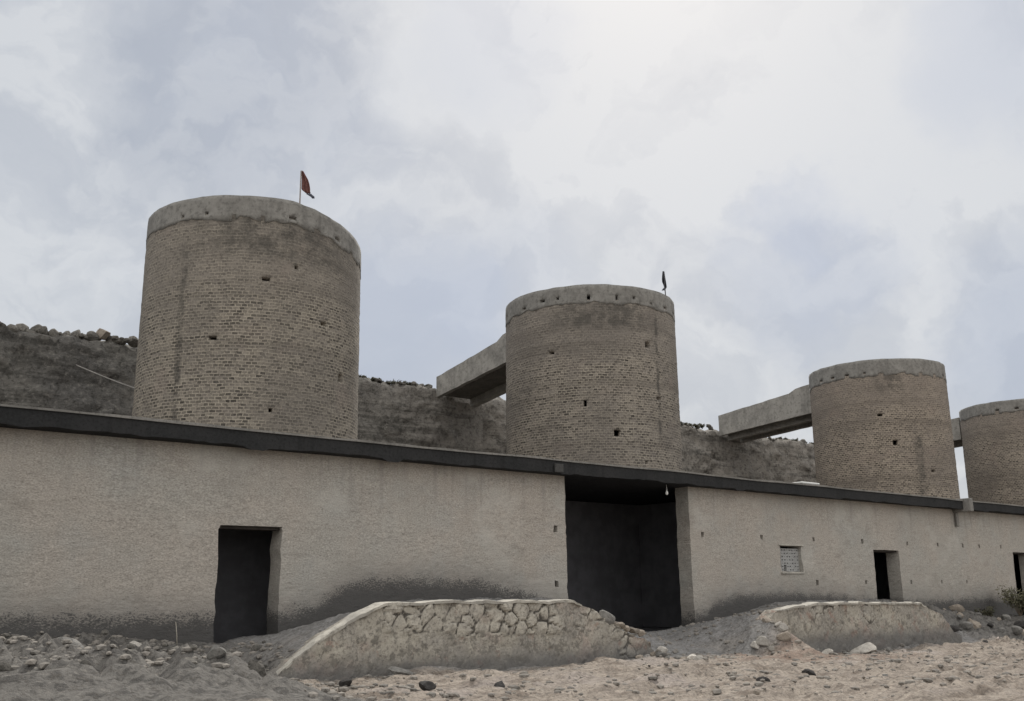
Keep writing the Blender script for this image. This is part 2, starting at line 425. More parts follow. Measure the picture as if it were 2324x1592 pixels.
def ground_z(u, v, rough=True):
    u = np.asarray(u, float); v = np.asarray(v, float)
    zg = ev(ZG, u); lift = np.where(u < 7.2, sstep(v, 5.5, 10.5), sstep(v, 3, 9)); zg = zg * lift
    zf = ev(ZF, u) - .035; zw = ev(ZW, u)
    zg = zg + np.maximum(zf - zg, 0) * sstep(v, 12.7, 14.2) * sstep(u, 17.2, 18.3) * sstep(u, 20.0, 19.3)
    t = np.clip((v - 14.45) / (17.6 - 14.45), 0, 1)
    z = np.where(v <= 14.22, zg, np.where(v < 14.45, zg + (zf - zg) * (v - 14.22) / .23, zf + (zw - zf) * t))
    z = np.where(v > 17.62, zw + (np.minimum(zw, .12) - zw) * sstep(v, 17.62, 18.3), z)
    z = np.where(v > 22.5, 0 * z, z)
    if rough:
        a = np.where(v > 22.5, .3, 1.0)
        lump = np.clip(sstep(u, np.where(v > 14.2, 8.0, 6.4), 5.0) * sstep(v, 8.5, 10.5) + sstep(u, 27.5, 29.5) * sstep(v, 12.6, 13.6), 0, 1) * sstep(v, 17.7, 17.0)
        far = sstep(np.abs(u), 120, 60)
        onramp = sstep(v, 14.1, 14.5)
        z = z + far * a * (fbm(u * .7, v * .9, 3, 3) * .06 * (1 - .5 * onramp) + fbm(u * 2.4, v * 2.8, 11, 4, .6) * np.where(u > 9, .052, .07) + fbm(u * 8, v * 8, 23, 2) * .035)
        z = z + far * (1 - onramp) * (1 - lump) * (np.maximum(fbm(u * .8, v * 3.0, 41, 4, .6), -.05) * .16 - .03)
        z = z + lump * (fbm(u * 1.6, v * 1.8, 61, 5, .66) * .26 + np.maximum(fbm(u * 4.5, v * 4.5, 67, 3, .6), 0) * .16)
    return z
def merge(*a): return np.unique(np.round(np.concatenate(a), 3))
gu = merge(np.arange(-600, -60, 60), np.arange(-60, 0, 6), np.arange(0, 3, .3), np.arange(3, 30, .075), np.arange(30, 46, .13), np.arange(46, 70, 1.2), np.arange(70, 130, 10), np.arange(130, 900, 70))
gv = merge(np.arange(-600, -40, 60), np.arange(-40, 0, 5), np.arange(0, 5, .5), np.arange(5, 14.2, .06), [14.22, 14.45], np.arange(14.5, 17.6, .08), [17.62], np.arange(17.8, 19.2, .25), np.arange(19.5, 40, 2), np.arange(45, 120, 12), np.arange(130, 900, 70))
U, V = np.meshgrid(gu, gv, indexing='ij')
Z = ground_z(U, V)
gm = mesh("ground", np.stack([U.ravel(), V.ravel(), Z.ravel()], 1), grid_faces(len(gu), len(gv)), True)
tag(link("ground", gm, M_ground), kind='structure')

# ------------------------------------------------------------------ structure: hillside terrace behind the kilns
hu = merge(np.arange(-90, 0, 3.0), np.arange(0, 72, .14), np.arange(72, 80, 1))
prof = [(33.9, -.5), (34.3, .6)] + [(34.3 + 2.0 * (k / 76) ** 1.1, .6 + 9.35 * k / 76) for k in range(1, 77)] + [(36.7, 10.16), (37.2, 10.2), (38.2, 10.22), (40, 10.2), (44, 10.1), (55, 9.9), (75, 9.5), (95, 4), (110, -.5)]
hv = np.array([p[0] for p in prof]); hz = np.array([p[1] for p in prof])
HU, HV = np.meshgrid(hu, hv, indexing='ij'); HZ = np.broadcast_to(hz, HU.shape).copy()
endf = sstep(HU, 69, 63.5)
nn = fbm(HU * .5, HZ * .6, 5, 5, .62)
face = sstep(HZ, -.3, 1) * (HV < 36.9)
HV = HV - face * (nn * .42 + fbm(HU * 2.2, HZ * 2.6, 15, 3, .6) * .16)
rim = (HV > 35.6)
HZ = np.where(rim, HZ + fbm(HU * .33, HV * .4, 9, 3) * .22 + fbm(HU * 2.1, HV * 1.5, 19, 4, .65) * .26 * (HV < 39), HZ)
HZ = (HZ + .5) * endf - .5
hm = mesh("hillside", np.stack([HU.ravel(), HV.ravel(), HZ.ravel()], 1), grid_faces(len(hu), len(hv)), True)
tag(link("hillside", hm, M_hill), kind='structure')

# ------------------------------------------------------------------ the long building
bld = empty("storage_building", (4, 17.6, .3))
tag(bld, "long low plastered building with dark roof edge, wide gateway and small doorways", "building")
bld_off = Vector(bld.location)
def bpart(o):
    o.parent = bld; o.matrix_parent_inverse = Matrix.Translation(-bld_off); return o
DOORS = [(7.86, 9.10, -.6, 2.47), (16.46, 20.93, -.6, 3.95), (29.75, 31.32, -.6, 2.40), (39.55, 41.0, -.6, 2.48)]
WIN = (24.85, 25.87, 1.70, 2.43)
HOLES = [(16.12, 2.65), (16.12, 1.39), (21.42, 2.65), (23.99, 2.65), (26.56, 2.65), (29.18, 2.65), (31.95, 2.65), (33.95, 2.65), (35.72, 2.65), (38.62, 2.65), (36.9, 2.65),
         (26.56, 1.39), (29.18, 1.39), (31.95, 1.39), (33.95, 1.39), (35.72, 1.39)]
us = list(np.arange(-8, 4, 1.0)) + list(np.arange(4, 44, .2)) + list(np.arange(44, 62, 1.0))
zs = list(np.arange(-.6, 3.96, .19)) + [3.95]
for a, b, c, d in DOORS: us += [a, b]; zs += [d]
us += [WIN[0], WIN[1]]; zs += [WIN[2], WIN[3]]
for (hu_, hz_) in HOLES: us += [hu_ - .06, hu_ + .06]; zs += [hz_ - .068, hz_ + .068]
def dedupe(a, tol):
    a = sorted(a); o = [a[0]]
    for x in a[1:]:
        if x - o[-1] > tol: o.append(x)
    return np.array(o)
fixed_u = set(np.round([x for d in DOORS for x in d[:2]] + [WIN[0], WIN[1]] + [h[0] + s for h in HOLES for s in (-.06, .06)], 4))
fixed_z = set(np.round([d[3] for d in DOORS] + [WIN[2], WIN[3], -.6, 3.95] + [h[1] + s for h in HOLES for s in (-.068, .068)], 4))
def snap(lines, fixed, tol):
    fx = sorted(fixed); out = list(fx)
    for x in lines:
        if min(abs(x - f) for f in fx) > tol: out.append(x)
    return np.array(sorted(out))
us = snap(us, fixed_u, .07); zs = snap(zs, fixed_z, .05)
uc = (us[:-1] + us[1:]) / 2; zc_ = (zs[:-1] + zs[1:]) / 2
keep = np.ones((len(us) - 1, len(zs) - 1), bool)
for a, b, c, d in DOORS + [WIN]:
    keep &= ~(((uc > a) & (uc < b))[:, None] & ((zc_ > c) & (zc_ < d))[None])
for (a, b) in HOLES:
    w = .075 * random.uniform(.75, 1.1)
    keep &= ~((np.abs(uc - a) < .06)[:, None] & (np.abs(zc_ - b) < .068)[None])
UU, ZZ = np.meshgrid(us, zs, indexing='ij')
du_ = np.minimum(np.diff(us, prepend=us[0] - 1), np.diff(us, append=us[-1] + 1)); dz_ = np.minimum(np.diff(zs, prepend=zs[0] - 1), np.diff(zs, append=zs[-1] + 1))
J = RNG.uniform(-1, 1, size=(2,) + UU.shape)
J[0] *= np.minimum(.018, .22 * du_)[:, None]; J[1] *= np.minimum(.018, .22 * dz_)[None]
inner = (ZZ > -.5) & (ZZ < 3.9)
UUj = UU + J[0] * inner; ZZj = ZZ + J[1] * inner
VV = 17.6 + fbm(UU * .4, ZZ * .6, 71, 3) * .05 + fbm(UU * 2, ZZ * 2, 81, 2) * .015
wm = mesh("front_wall", np.stack([UUj.ravel(), VV.ravel(), ZZj.ravel()], 1), grid_faces(len(us), len(zs), keep))
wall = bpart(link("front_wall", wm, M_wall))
sol = wall.modifiers.new("thick", 'SOLIDIFY'); sol.thickness = .45; sol.offset = -1
# the front must face -Y: flip if needed so the solid grows inwards
wm.flip_normals() if wm.polygons[0].normal.y > 0 else None
bpart(join_boxes("rear_wall", [(-8, 62, 22.2, 22.6, -.4, 3.86)], M_inside))
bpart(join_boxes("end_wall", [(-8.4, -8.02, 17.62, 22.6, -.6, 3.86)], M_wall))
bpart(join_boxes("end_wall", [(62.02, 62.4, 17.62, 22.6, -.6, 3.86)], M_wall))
bpart(join_boxes("partition_or_added_wall", [(13.2, 13.5, 18.1, 22.18, -.4, 3.85)], M_inside))
bpart(join_boxes("partition_or_added_wall", [(23.9, 24.2, 18.1, 22.18, -.4, 3.85)], M_inside))
bpart(join_boxes("partition_or_added_wall", [(34.2, 34.5, 18.1, 22.18, -.4, 3.85)], M_inside))
bpart(join_boxes("partition_or_added_wall", [(5.5, 11.5, 19.75, 19.95, -.4, 3.85)], M_inside))  # this and the next two: added close behind doorways to lift their darkness
bpart(join_boxes("partition_or_added_wall", [(28.6, 33.2, 19.75, 19.95, -.4, 3.85)], M_inside))
bpart(join_boxes("partition_or_added_wall", [(37.5, 43.2, 19.75, 19.95, -.4, 3.85)], M_inside))
bpart(join_boxes("interior_floor", [(-7.9, 61.9, 18.35, 22.18, -.3, .14)], M_inside))
# roof slab with a ragged lower edge, and the thin pale screed lip along its top
ru = np.concatenate([np.arange(-9, 3, 1.5), np.arange(3, 46, .13), np.arange(46, 64, 1.5)])
rings = []; lip = []
for u in ru:
    dz = .02 * float(vnoise(u * .35, 2.2, 5)); lo = 3.895 + .045 * float(vnoise(u * 2.3, 1.7, 6)) + .03 * float(vnoise(u * 7, 2.7, 16)) + dz
    if any(abs(u - q) < .16 for q in (8.3, 11.3, 22.6, 36.9)): lo -= .05
    hi = 4.185 + dz + .03 * float(vnoise(u * .6, 7, 9)); vf = 17.2 + .03 * float(vnoise(u * 1.1, 3.3, 8))
    rings.append([(u, vf, lo), (u, vf, hi), (u, 22.9, hi + .02), (u, 22.9, 3.87), (u, 18.1, 3.90), (u, 17.5, 3.90)])
    t = .028 + .03 * float(vnoise(u * 1.9, 4.4, 12))
    lip.append([(u, vf - .035, hi - .012), (u, vf - .035, hi + max(t, .012)), (u, vf + .30, hi + max(t, .012)), (u, vf + .30, hi + .003), (u, vf + .002, hi + .003), (u, vf - .002, hi - .012)])
bpart(sweep("roof_slab", rings, M_fascia))
bpart(sweep("roof_lip", lip, M_lip))
for a, b, c, d in (DOORS[0], DOORS[2], DOORS[3]):
    bpart(join_boxes("door_lintel", [(a - .01, b + .01, 17.68, 18.0, d - .06, d + .005)], M_wood, bevel=.006))
# lattice window: block screen in the wall opening, a few blocks broken out
wn = empty("window", ((WIN[0] + WIN[1]) / 2, 17.66, WIN[2])); wn.parent = bld; wn.matrix_parent_inverse = Matrix.Translation(-bld_off)
def wpart(o):
    o.parent = wn; o.matrix_parent_inverse = Matrix.Translation(-Vector(wn.location)); return o
nx, nz = 8, 7; bars = []
W0, W1, Z0, Z1 = WIN[0] + .012, WIN[1] - .012, WIN[2] + .012, WIN[3] - .065
dx = (W1 - W0) / nx; dz = (Z1 - Z0) / nz
gone = {(0, 4), (0, 1), (0, 2), (2, 0), (2, 1)}
for i in range(nx):
    for j in range(nz):
        if (i, j) in gone: continue
        x0, x1, z0, z1 = W0 + i * dx, W0 + (i + 1) * dx, Z0 + j * dz, Z0 + (j + 1) * dz
        o = .029 if (i + j) % 3 else .040; y0 = 17.70 + random.uniform(0, .008); y1 = 17.80
        bars += [(x0 + .001, x0 + o, y0, y1, z0, z1 - .001), (x1 - o, x1 - .001, y0, y1, z0, z1 - .001),
                 (x0 + o, x1 - o, y0, y1, z0, z0 + o), (x0 + o, x1 - o, y0, y1, z1 - o, z1 - .001)]
wpart(join_boxes("lattice_screen", bars, M_lattice))
wpart(join_boxes("window_lintel", [(WIN[0] - .08, WIN[1] + .1, 17.565, 17.66, WIN[3] + .006, WIN[3] + .05)], M_coping, bevel=.008))
wpart(join_boxes("window_sill", [(WIN[0] - .04, WIN[1] + .04, 17.55, 17.75, WIN[2] - .055, WIN[2] - .004)], M_coping, bevel=.008))
# short concrete water spout through the roof edge and the pale junction box by the gateway
bpart(join_boxes("water_spout", [(35.25, 35.5, 16.95, 17.62, 3.80, 4.26), (35.30, 35.45, 17.50, 17.57, 3.3, 3.79)], M_lip, bevel=.02))
bpart(join_boxes("junction_box", [(15.72, 15.98, 17.12, 17.165, 3.90, 4.10)], M_jbox, bevel=.01))

# bulb hanging in the gateway
bulb = empty("light_bulb", (19.9, 17.45, 3.88)); tag(bulb, "bare white bulb hanging from a short cord at the top of the gateway", "light bulb")
tube("cord", [(0, 0, 0), (0, 0, -.1)], .007, M_white, bulb, 6)
tube("socket", [(0, 0, -.1), (0, 0, -.15)], .02, M_lattice, bulb, 8)
tube("bulb_glass", [(0, 0, -.15), (0, 0, -.17), (0, 0, -.2), (0, 0, -.23), (0, 0, -.255), (0, 0, -.265)], [.015, .022, .036, .038, .024, .004], M_white, bulb, 10)

# ------------------------------------------------------------------ kiln towers
def drum(name, r0, r1, z0, z1, holes, mat, parent, thick, jit=.012, seed=0, ragged=0.0, dip=0.0):
    th = np.radians(np.arange(0, 360, 2.0)); zz = np.arange(z0, z1 - .05, .118); zz = np.append(zz, z1)
    n, m = len(th), len(zz); v = []; f = []; uvs = []
    for i in range(n):
        for j in range(m):
            t = (zz[j] - z0) / (z1 - z0)
            r = r0 + (r1 - r0) * t + jit * 2 * float(RNG.random() - .5)
            dz = ragged * float(vnoise(th[i] * 9, seed, 3)) if j == m - 1 else (5 * ragged * float(fbm(th[i] * 7, seed, 13, 3, .6)) if j == 0 else 0)
            dz -= dip * max(0, r * math.cos(th[i]) + .4) * float(sstep(zz[j], 9.5, 11.7))
            v.append((r * math.cos(th[i]), r * math.sin(th[i]), zz[j] + dz))
    for i in range(n):
        tc = math.degrees(th[i]) + 1.0
        for j in range(m - 1):
            zc = (zz[j] + zz[j + 1]) / 2; hole = False
            for (ht, hz, hw, hh) in holes:
                d = (tc - ht + 180) % 360 - 180
                if abs(d) * rad(1) * r0 < hw and abs(zc - hz) < hh: hole = True; break
            if hole: continue
            k = (i + 1) % n
            f.append((i * m + j, k * m + j, k * m + j + 1, i * m + j + 1))
            u0 = th[i] * r0; u1 = u0 + rad(2.0) * r0
            uvs += [(u0, zz[j]), (u1, zz[j]), (u1, zz[j + 1]), (u0, zz[j + 1])]
    me = bpy.data.meshes.new(name); me.from_pydata(v, [], f); me.update()
    uvl = me.uv_layers.new(name="drum"); uvl.data.foreach_set('uv', np.array(uvs, float).ravel())
    me.polygons.foreach_set('use_smooth', [True] * len(me.polygons))
    o = link(name, me, mat, parent)
    s = o.modifiers.new("thick", 'SOLIDIFY'); s.thickness = thick; s.offset = -1
    return o
def tower(name, label, u, v, zc, hz, hole_angles, extra, streaks, seed, top=12.02, tint=(1, 1, 1), dip=0.0):
    t = empty(name, (u, v, 0)); tag(t, label, "tower", "brick kiln towers")
    drum("shaft", 3.36, 3.30, 0, zc + .16, extra, brick_mat("kiln_brick", seed, streaks, tint=tint), t, .45, seed=seed, dip=dip)
    drum("rim_collar", 3.318, 3.306, zc + .003, top, [(a, hz + random.uniform(-.03, .03), random.choice([.06, .1, .1]), .065) for a in hole_angles], M_collar, t, .45, .008, seed, .03, dip)
    bm = bmesh.new(); bmesh.ops.create_cone(bm, cap_ends=True, segments=48, radius1=2.86, radius2=2.86, depth=.3, matrix=Matrix.Translation((0, 0, hz + .02)))  # added unseen disc, keeps daylight out of the shaft and its holes
    me = bpy.data.meshes.new("shaft_light_plug"); bm.to_mesh(me); bm.free(); link("shaft_light_plug", me, M_inside, t)
    return t
T1 = (13.5, 28.6); T2 = (27.1, 27.35); T3 = (47.1, 26.8); T4 = (60.8, 25.6)
A = lambda d: d % 360
UVs = lambda d: rad(A(d)) * 3.36
tower("kiln_tower", "nearest and tallest-looking brick kiln tower, with a red flag on its rim", *T1, 11.74, 11.86, [A(a) for a in (-155, -141, -127, -113, -98, -84, -70, -56, -42, 20, 50, 80, 120, 160)],
      [(A(-110.4), 9.95, .09, .09), (A(-105), 6.2, .11, .10), (A(-63.7), 7.4, .11, .12), (A(-134), 8.2, .07, .07), (A(-78), 8.9, .06, .07), (A(-95), 10.4, .07, .07)],
      [(UVs(-152), 3.5, 10.8, .16), (UVs(-105), 10.7, 11.9, 3.4)], 1.0, 12.45, (.96, .938, .925), dip=.165)
tower("kiln_tower", "second brick kiln tower behind the gateway, with a dark drooping flag on its rim", *T2, 11.32, 11.55, [A(a) for a in (178, -166, -155, -135, -117, -105, -91, -76, -60, 10, 40, 70, 110, 150)],
      [(A(-139.5), 7.66, .08, .08), (A(-100.6), 5.65, .07, .07), (A(-95.7), 9.9, .08, .09), (A(-160), 9.6, .07, .08), (A(-120), 6.6, .07, .07), (A(-88), 8.0, .07, .07)],
      [(UVs(-88), 6.5, 11.3, .12), (UVs(-125), 10.5, 11.3, 3.0)], 4.0, 12.05, (.95, .925, .925))
tower("kiln_tower", "third brick kiln tower, flagless, with a long dark leak stain down its right side", *T3, 11.18, 11.30, [A(a) for a in (158, 172, -174, -159, -146, -128, -112, -96, -80, 20, 60, 100, 130)],
      [(A(-140), 7.9, .07, .07), (A(-110), 6.6, .06, .06), (A(-150), 9.3, .07, .07)],
      [(UVs(-121), 5.0, 8.4, .30), (UVs(-140), 10.4, 11.2, .9)], 7.0, 12.0, (1.03, .965, .935))
tower("kiln_tower", "farthest brick kiln tower, cut off by the right edge of the photo", *T4, 10.75, 10.87, [A(a) for a in (165, -178, -160, -143, -125, -107, -90, 30, 80, 130)],
      [(A(-150), 8.6, .12, .10), (A(-130), 6.5, .09, .09)], [(UVs(-140), 9.9, 10.7, .9)], 11.0, 11.45, (1.02, .97, .95))

# ------------------------------------------------------------------ loading bridges from the terrace to the kilns
def bridge(c, v0, v1, zt0, zt1, zb0, zb1, label, beams):
    b = empty("loading_bridge", (c, v1, 0)); tag(b, label, "bridge", "loading bridges from the hillside to the kilns")
    L = lambda a, bb, t: a + (bb - a) * t
    def strip(name, x0, x1, zlo, zhi, mat, j=.02, seed=1, va=v0, vb=v1 + .12):
        rings = []
        for k in range(15):
            t = k / 14; v = L(va, vb, t); tt = (v - v0) / (v1 - v0)
            jj = [j * (random.random() - .5) for _ in range(4)]
            rings.append([(x0 - c, v - v1, zlo(tt) + jj[0]), (x1 - c, v - v1, zlo(tt) + jj[1]), (x1 - c, v - v1, zhi(tt) + jj[2]), (x0 - c, v - v1, zhi(tt) + jj[3])])
        return sweep(name, rings, mat, b)
    top = lambda t: L(zt0, zt1, t); bot = lambda t: L(zb0, zb1, t)
    step = lambda t: top(t) + (.16 if t < .16 else 0)
    strip("parapet", c - 1.3, c - 1.08, bot, step, M_bridge, .03)
    strip("parapet", c + 1.08, c + 1.3, bot, step, M_bridge, .03)
    strip("deck", c - 1.075, c + 1.075, lambda t: bot(t) + .12, lambda t: bot(t) + .38, M_pier)
    for x in beams:
        strip("beam", c + x - .16, c + x + .16, lambda t: bot(t) - .22, lambda t: bot(t) + .116, M_bridge, .02)
    # masonry pier carrying the hillside end
    rings = []
    for z in np.linspace(-.3, bot(1) - .06, 16):
        j = lambda: .05 * (random.random() - .5); s = 1.4 + .006 * (10 - z); f = .30 - .055 * (10 - z)
        rings.append([(-s + j(), f + j(), z), (s + j(), f + j(), z), (s + j(), .9, z), (-s + j(), .9, z)])
    sweep("pier", rings, M_hill, b)
    return b
bridge(27.1, 30.4, 35.7, 11.56, 10.58, 10.45, 9.66, "sloping concrete bridge from the hillside to the second kiln, broad dark underside", (.75,))
bridge(47.1, 29.9, 35.9, 11.57, 10.90, 10.2, 9.74, "sloping concrete bridge from the hillside to the third kiln, sky showing beneath it", (-.4, .75))
bridge(60.8, 28.7, 36.0, 11.0, 10.5, 9.85, 9.5, "dark short-looking bridge glimpsed between the third and farthest kilns", (0,))

# ------------------------------------------------------------------ stone faced loading ramps
def ramp_wall(u0, u1, label, exposure, coping_range, seed):
    t = empty("loading_ramp", ((u0 + u1) / 2, 14.2, 0)); tag(t, label, "ramp", "loading ramps in front of the building")
    ox = (u0 + u1) / 2
    uu = np.arange(u0, u1 + .001, .035); nr = 40
    r = np.random.default_rng(seed)
    cells = []
    for gx in np.arange(u0 - .5, u1 + .5, .30):
        for gz in np.arange(-.6, 1.5, .22):
            cells.append((gx + r.uniform(-.19, .19), gz + r.uniform(-.14, .14)))
    cells = np.array(cells); hgt = r.uniform(.35, 1.2, len(cells))
    topz = ev(ZF, uu) + fbm(uu * 2.2, uu * 0 + seed, seed, 4, .6) * .03
    rough_end = sstep(uu, u1 - 2.4, u1 - 1.6)
    topz = topz + rough_end * fbm(uu * 3.5, uu * 0 + 3, seed + 4, 2) * .16
    P = []; joint = []; bare = []
    for i, u in enumerate(uu):
        for k in range(nr):
            z = -.6 + (topz[i] + .6) * k / (nr - 1)
            wx = u + .05 * float(vnoise(u * 6, z * 6, 91)); wz = z + .05 * float(vnoise(u * 6, z * 6, 92))
            d = np.hypot((cells[:, 0] - wx), (cells[:, 1] - wz) * 1.25); o = np.argpartition(d, 2)[:2]; o = o[np.argsort(d[o])]
            jn = d[o[1]] - d[o[0]]
            e = exposure(u, z, topz[i]); e = float(np.clip(e + 1.1 * float(fbm(u * 1.5, z * 2.2, seed + 8, 3)), 0, 1)) * float(sstep(e, .0, .12))
            dsp = e * float(sstep(jn, .005, .07)) * .055 * hgt[o[0]] + .04 * float(fbm(u * 1.6, z * 1.6, seed + 2, 3)) + .03 * float(fbm(u * 7, z * 7, seed + 3, 3))
            lean = .05 * (1.0 - z)                       # battered face
            P.append((u - ox, -dsp - lean, z)); joint.append(jn); bare.append(e)
    n = len(P); nu = len(uu)
    f = grid_faces(nu, nr)
    # top and rear
    back = []
    for i, u in enumerate(uu):
        P.append((u - ox, .34, topz[i])); P.append((u - ox, .34, -.6)); joint += [.2, .2]; bare += [0, 0]
    for i in range(nu - 1):
        a = i * nr + nr - 1; b = (i + 1) * nr + nr - 1; c = n + 2 * i; d = n + 2 * (i + 1)
        f += [(a, b, d, c), (c, d, d + 1, c + 1)]
    for i in (0, nu - 1):
        ring = [i * nr + k for k in range(nr)] + [n + 2 * i, n + 2 * i + 1]
        f.append(tuple(ring if i == 0 else ring[::-1]))
    me = mesh("retaining_wall", P, f, False)
    bm = bmesh.new(); bm.from_mesh(me); bmesh.ops.recalc_face_normals(bm, faces=bm.faces); bm.to_mesh(me); bm.free()
    for nm, arr in (("joint", joint), ("bare", bare)):
        at = me.attributes.new(nm, 'FLOAT', 'POINT'); at.data.foreach_set('value', np.array(arr, np.float32))
    link("retaining_wall", me, M_rub, t)
    rg = []
    for i, u in enumerate(uu):
        if not coping_range[0] <= u <= coping_range[1]: continue
        endt = min(1, (u - coping_range[0]) / .3, (coping_range[1] - u) / .3)
        z = topz[i]; h = (.02 + .022 * (.5 + float(vnoise(u * 3, 2, seed)))) * max(endt, .15)
        y0 = -.05 + .05 * float(vnoise(u * 4, 5, seed)) + .05 * float(vnoise(u * 11, 6, seed)); flat_ = float(sstep(z, .7, 1.0)); y1 = (.12 + .16 * flat_) + .14 * float(vnoise(u * 2.5, 8, seed)); h *= (.75 + .7 * float(vnoise(u * 8, 9, seed)))
        rg.append([(u - ox, y0, z - .03), (u - ox, y0 - .005, z + h * .7), (u - ox, y0 + .05, z + h), (u - ox, y1, z + h), (u - ox, y1 + .03, z - .03)])
    sweep("coping", rg, M_coping, t)
    return t
ramp_wall(7.12, 15.66, "large stone ramp left of the gateway, bare fieldstones showing along its upper face", 
          lambda u, z, t: (.95 if 9.2 < u < 12.9 else .45 if u > 12.9 else .1) * float(sstep(t - z, .62, .42)) - .05, (7.3, 13.6), 21)
ramp_wall(19.4, 28.05, "smaller stone ramp under the doorway right of the lattice window, plastered pinkish face",
          lambda u, z, t: (.34 if u < 21.2 else .22 if u < 24.5 else 0) * float(sstep(t - z, .75, .3)) - .04, (19.75, 26.35), 33)

# ------------------------------------------------------------------ flags
M_red = simple_mat("red_cloth", (.20, .095, .082), (.14, .07, .063), 9, .9, .2)
M_navy = simple_mat("dark_cloth", (.035, .037, .045), (.02, .021, .028), 9, .9, .2)
M_tip = simple_mat("pale_cloth", (.22, .23, .27), (.12, .13, .17), 9, .9, .2)
M_pole = simple_mat("pale_pole", (.34, .30, .29), (.25, .23, .22), 5, .6, .1)
M_polegrey = simple_mat("grey_pole", (.13, .13, .14), (.09, .09, .10), 5, .6, .1)
def flag(base, h, lean, outline, mat, pole_mat, label, tail, thick=.012):
    f = empty("flag", base); tag(f, label, "flag", "flags on the kiln rims")
    tip = Vector((lean[0], lean[1], h))
    tube("flag_pole", [(0, 0, -.5), tip], .022, pole_mat, f, 8)
    d = Vector((.76, -.64, 0))                       # cloth hangs in a plane facing the yard
    def cloth(name, pts, m, z_fold):
        rows = []; n = 8
        for k, (s0, s1, z) in enumerate(pts):
            row = []
            for q in range(n + 1):
                s = s0 + (s1 - s0) * q / n; p = Vector((lean[0], lean[1], 0)) * (z / h) + d * s + Vector((.64, .76, 0)) * (.05 * math.sin(q * 1.9 + k * .5) * z_fold) + Vector((0, 0, z))
                row.append(p)
            rows.append(row)
        v = [p for r_ in rows for p in r_]; me = mesh(name, v, grid_faces(len(rows), n + 1), True)
        o = link(name, me, m, f); s = o.modifiers.new("t", 'SOLIDIFY'); s.thickness = thick; return o
    cloth("cloth", outline, mat, 1.0)
    cloth("cloth_tail", tail, M_tip, .5)
    return f
flag((13.32, 25.47, 12.38), 1.15, (0, 0), [(.02, .05, 1.15), (.02, .13, 1.0), (.02, .21, .86), (.02, .26, .72), (.02, .285, .60), (.05, .295, .54), (.12, .30, .48), (.18, .32, .42)], M_red, M_pole,
     "red drooping flag on a pale pole, on the rim of the nearest kiln", [(.18, .322, .418), (.26, .36, .37), (.32, .42, .32), (.36, .43, .27)])
flag((28.84, 24.85, 12.02), 1.28, (-.10, 0), [(-.01, .01, 1.28), (-.05, .012, 1.14), (-.085, .015, 1.0), (-.09, .02, .88), (-.06, .025, .78), (-.03, .03, .68), (-.01, .03, .62)], M_navy, M_polegrey,
     "dark furled flag on a thin leaning pole, on the rim of the second kiln", [(-.03, .03, .62), (-.10, -.03, .57), (-.14, -.07, .53)], .03)

# cable from the hillside to the first kiln
a, b = Vector((10.2, 35.0, 8.85)), Vector((11.13, 26.28, 6.2))
pts = [a.lerp(b, k / 16) - Vector((0, 0, .10 * math.sin(math.pi * k / 16))) for k in range(17)]
tag(tube("cable", pts, .022, simple_mat("pale_cable", (.27, .255, .24), (.22, .21, .2), 4, .8, 0), None, 6), "thin pale cable slanting down across the hillside to the nearest kiln", "cable")
# whitewashed block on the roof
tag(join_boxes("roof_block", [(32.1, 33.15, 21.6, 22.4, 4.24, 4.98), (32.06, 33.19, 21.55, 22.45, 4.983, 5.05)], M_white, bevel=.02), "white painted block on the roof at the foot of the third kiln", "roof block")

# ------------------------------------------------------------------ stones
def rock_mesh(seed, sub=3, flat=.65):
    r = random.Random(seed); bm = bmesh.new(); bmesh.ops.create_icosphere(bm, subdivisions=sub, radius=1)
    planes = [(Vector((r.gauss(0, 1), r.gauss(0, 1), r.gauss(0, 1))).normalized(), r.uniform(.48, .88)) for _ in range(13)]
    for v in bm.verts:
        p = v.co.copy()
        for n, d in planes:
            e = p.dot(n) - d
            if e > 0: p -= n * e * .9
        p *= 1 + .05 * (r.random() - .5) + .10 * float(vnoise(p.x * 2.3 + seed, p.y * 2.3 + p.z * 1.7, seed % 97))
        v.co = (p.x * 1.1, p.y * .9, p.z * flat)
    me = bpy.data.meshes.new("stone"); bm.to_mesh(me); bm.free(); return me
VAR = {}
def stone(u, v, s, mat, label, group=None, z=None, sink=.25, name="stone", flat=.65, cat="stone", tall=1.0):
    key = (mat.name, random.randrange(7), flat)
    if key not in VAR:
        me = rock_mesh(hash(key[1]) * 13 + len(VAR), 3 if mat.name in ('dark_stone', 'pale_stone', 'boulder_stone') else 2, flat); me.materials.append(mat); VAR[key] = me
    o = bpy.data.objects.new(name, VAR[key]); COL.objects.link(o)
    zz = float(ground_z(u, v)) if z is None else z
    o.location = (u, v, zz + s * flat * tall * (1 - 2 * sink) * .9)
    o.rotation_euler = (random.uniform(-.25, .25), random.uniform(-.25, .25), random.uniform(0, 6.28))
    o.scale = (s, s * random.uniform(.75, 1.05), s * tall)
    return tag(o, label, cat, group)
